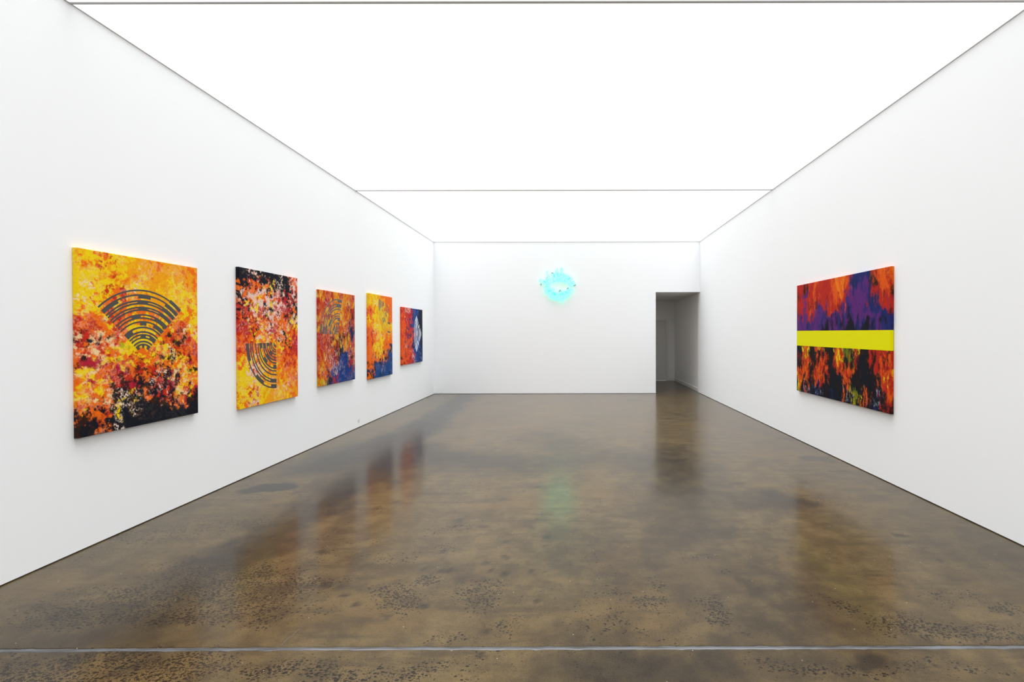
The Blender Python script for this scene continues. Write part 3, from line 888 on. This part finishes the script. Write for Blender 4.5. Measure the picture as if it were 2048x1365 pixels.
def tube(bm, path, r, y, seg=7):
    """sweep a round tube along a planar (x, z) path lying at depth y"""
    P = [np.array(p, float) for p in path]
    Q = [P[0]]
    for p in P[1:]:
        if np.linalg.norm(p - Q[-1]) > 1e-4:
            Q.append(p)
    n = len(Q)
    rings = []
    for i, p in enumerate(Q):
        a = Q[max(0, i - 1)]
        b = Q[min(n - 1, i + 1)]
        t = (b - a) / (np.linalg.norm(b - a) + 1e-9)
        nx, nz = -t[1], t[0]
        rings.append([bm.verts.new((p[0] + nx * r * math.cos(2 * math.pi * k / seg), y + r * math.sin(2 * math.pi * k / seg),
                                    p[1] + nz * r * math.cos(2 * math.pi * k / seg))) for k in range(seg)])
    for a, b in zip(rings[:-1], rings[1:]):
        for k in range(seg):
            bm.faces.new((a[k], a[(k + 1) % seg], b[(k + 1) % seg], b[k]))
    bm.faces.new(rings[0][::-1])
    bm.faces.new(rings[-1])

NX, NZ = 1074.0, 530.0
def sign_xz(cx, cy):      # sketch units of the sign -> metres on the wall
    px, py = NX + cx / 16.25, NZ + cy / 16.25
    s = F / YB
    return (px - VX) / s, CAM_Z - (py - VY) / s

def build_neon():
    root = obj('neon_sign', None, label='teal neon lettering bent into an open lips-shaped ring on the far wall', cat='neon sign')
    x0, z0 = sign_xz(720, 690)
    root.location = (x0, YB, z0)
    yt = -0.045
    def put(text, base, heights, tall, word_gap):
        B = np.array([(p[0], p[1]) for p in base], float)
        D = np.array([(p[2], p[3]) for p in base], float)
        seg = np.r_[0, np.cumsum(np.hypot(*np.diff(B, axis=0).T))]
        adv = [word_gap if c == ' ' else GLYPH[c][0] + 0.20 for c in text]
        total = sum(adv) - 0.2
        pos = 0.0
        for c, a in zip(text, adv):
            if c != ' ':
                w, strokes = GLYPH[c]
                bm, core = bmesh.new(), bmesh.new()
                for st in strokes:
                    dense = []
                    for p, q in zip(st[:-1], st[1:]):
                        m = max(1, int(math.hypot(p[0] - q[0], p[1] - q[1]) / 0.12))
                        dense += [(p[0] + (q[0] - p[0]) * i / m, p[1] + (q[1] - p[1]) * i / m) for i in range(m)]
                    dense.append(st[-1])
                    path = []
                    smid = (pos + w / 2) / total * seg[-1]
                    for gx, gy in dense:
                        s = np.clip((pos + gx) / total, 0, 1) * seg[-1]
                        bx, by = np.interp(s, seg, B[:, 0]), np.interp(s, seg, B[:, 1])
                        sd = 0.5 * s + 0.5 * smid
                        dx, dy = np.interp(sd, seg, D[:, 0]), np.interp(sd, seg, D[:, 1])
                        L = math.hypot(dx, dy)
                        hh = np.interp(smid / seg[-1], [0, .25, .5, .75, 1], heights)
                        k = gy if gy <= 1 else 1 + (gy - 1) * tall
                        X, Z = sign_xz(bx + dx / L * hh * k, by + dy / L * hh * k)
                        path.append((X - x0, Z - z0))
                    tube(bm, path, 0.0125, yt)
                    tube(core, path, 0.0058, yt)
                let = obj('neon_letter', bm, M_GLASS, root, smooth=True)
                obj('glowing_core', core, M_NEON, let, smooth=True)
            pos += a
    # x, y of the base line, and the direction the letters stand in (sketch units, y down)
    put('The Earth Reverses', [(330, 700, -.86, -.50), (395, 655, -.78, -.62), (480, 598, -.50, -.86), (560, 568, -.25, -.97), (640, 548, -.10, -1),
                               (740, 540, .05, -1), (830, 552, .18, -.98), (910, 580, .36, -.93), (980, 622, .55, -.83), (1050, 670, .75, -.66), (1095, 722, .90, -.42)],
        [190, 270, 290, 260, 175], 0.95, 0.22)
    put('Her Hemispheres', [(222, 760, .94, -.34), (240, 860, .88, -.48), (300, 960, .74, -.67), (375, 1050, .50, -.86), (470, 1110, .32, -.95), (570, 1150, .16, -.99),
                            (690, 1165, .0, -1), (790, 1150, -.12, -.99), (890, 1120, -.30, -.95), (1000, 1065, -.52, -.85), (1090, 985, -.70, -.71), (1150, 900, -.84, -.55), (1185, 815, -.93, -.36)],
        [150, 240, 255, 240, 150], 0.75, 0.16)
    # painted-out lengths of tube between words
    for p, q in (((470, 268), (535, 268)), ((245, 740), (330, 700)), ((390, 768), (442, 812)), ((1185, 694), (1265, 652)), ((980, 790), (1030, 752)),
                 ((738, 812), (775, 880)), ((722, 850), (722, 890)), ((755, 1010), (780, 1080)), ((120, 620), (150, 660)), ((325, 405), (345, 425))):
        bm = bmesh.new()
        a, b = sign_xz(*p), sign_xz(*q)
        tube(bm, [(a[0] - x0, a[1] - z0), (b[0] - x0, b[1] - z0)], 0.0082, yt + 0.016)
        obj('blackout_tube', bm, M_BLACKOUT, root, smooth=True)
    # standoffs that hold the tubes off the wall
    for cx, cy in ((230, 560), (420, 420), (640, 300), (800, 300), (960, 450), (1120, 610), (300, 830), (440, 960), (600, 1040), (760, 1040), (930, 980), (1080, 860)):
        X, Z = sign_xz(cx, cy)
        bm = bmesh.new()
        bmesh.ops.create_cone(bm, segments=10, radius1=0.008, radius2=0.006, depth=0.037, cap_ends=True)
        for v in bm.verts:
            v.co = Vector((v.co.x + X - x0, -0.0185 - v.co.z, v.co.y + Z - z0))
        bmesh.ops.recalc_face_normals(bm, faces=bm.faces[:])
        obj('standoff', bm, M_STAND, root)
build_neon()
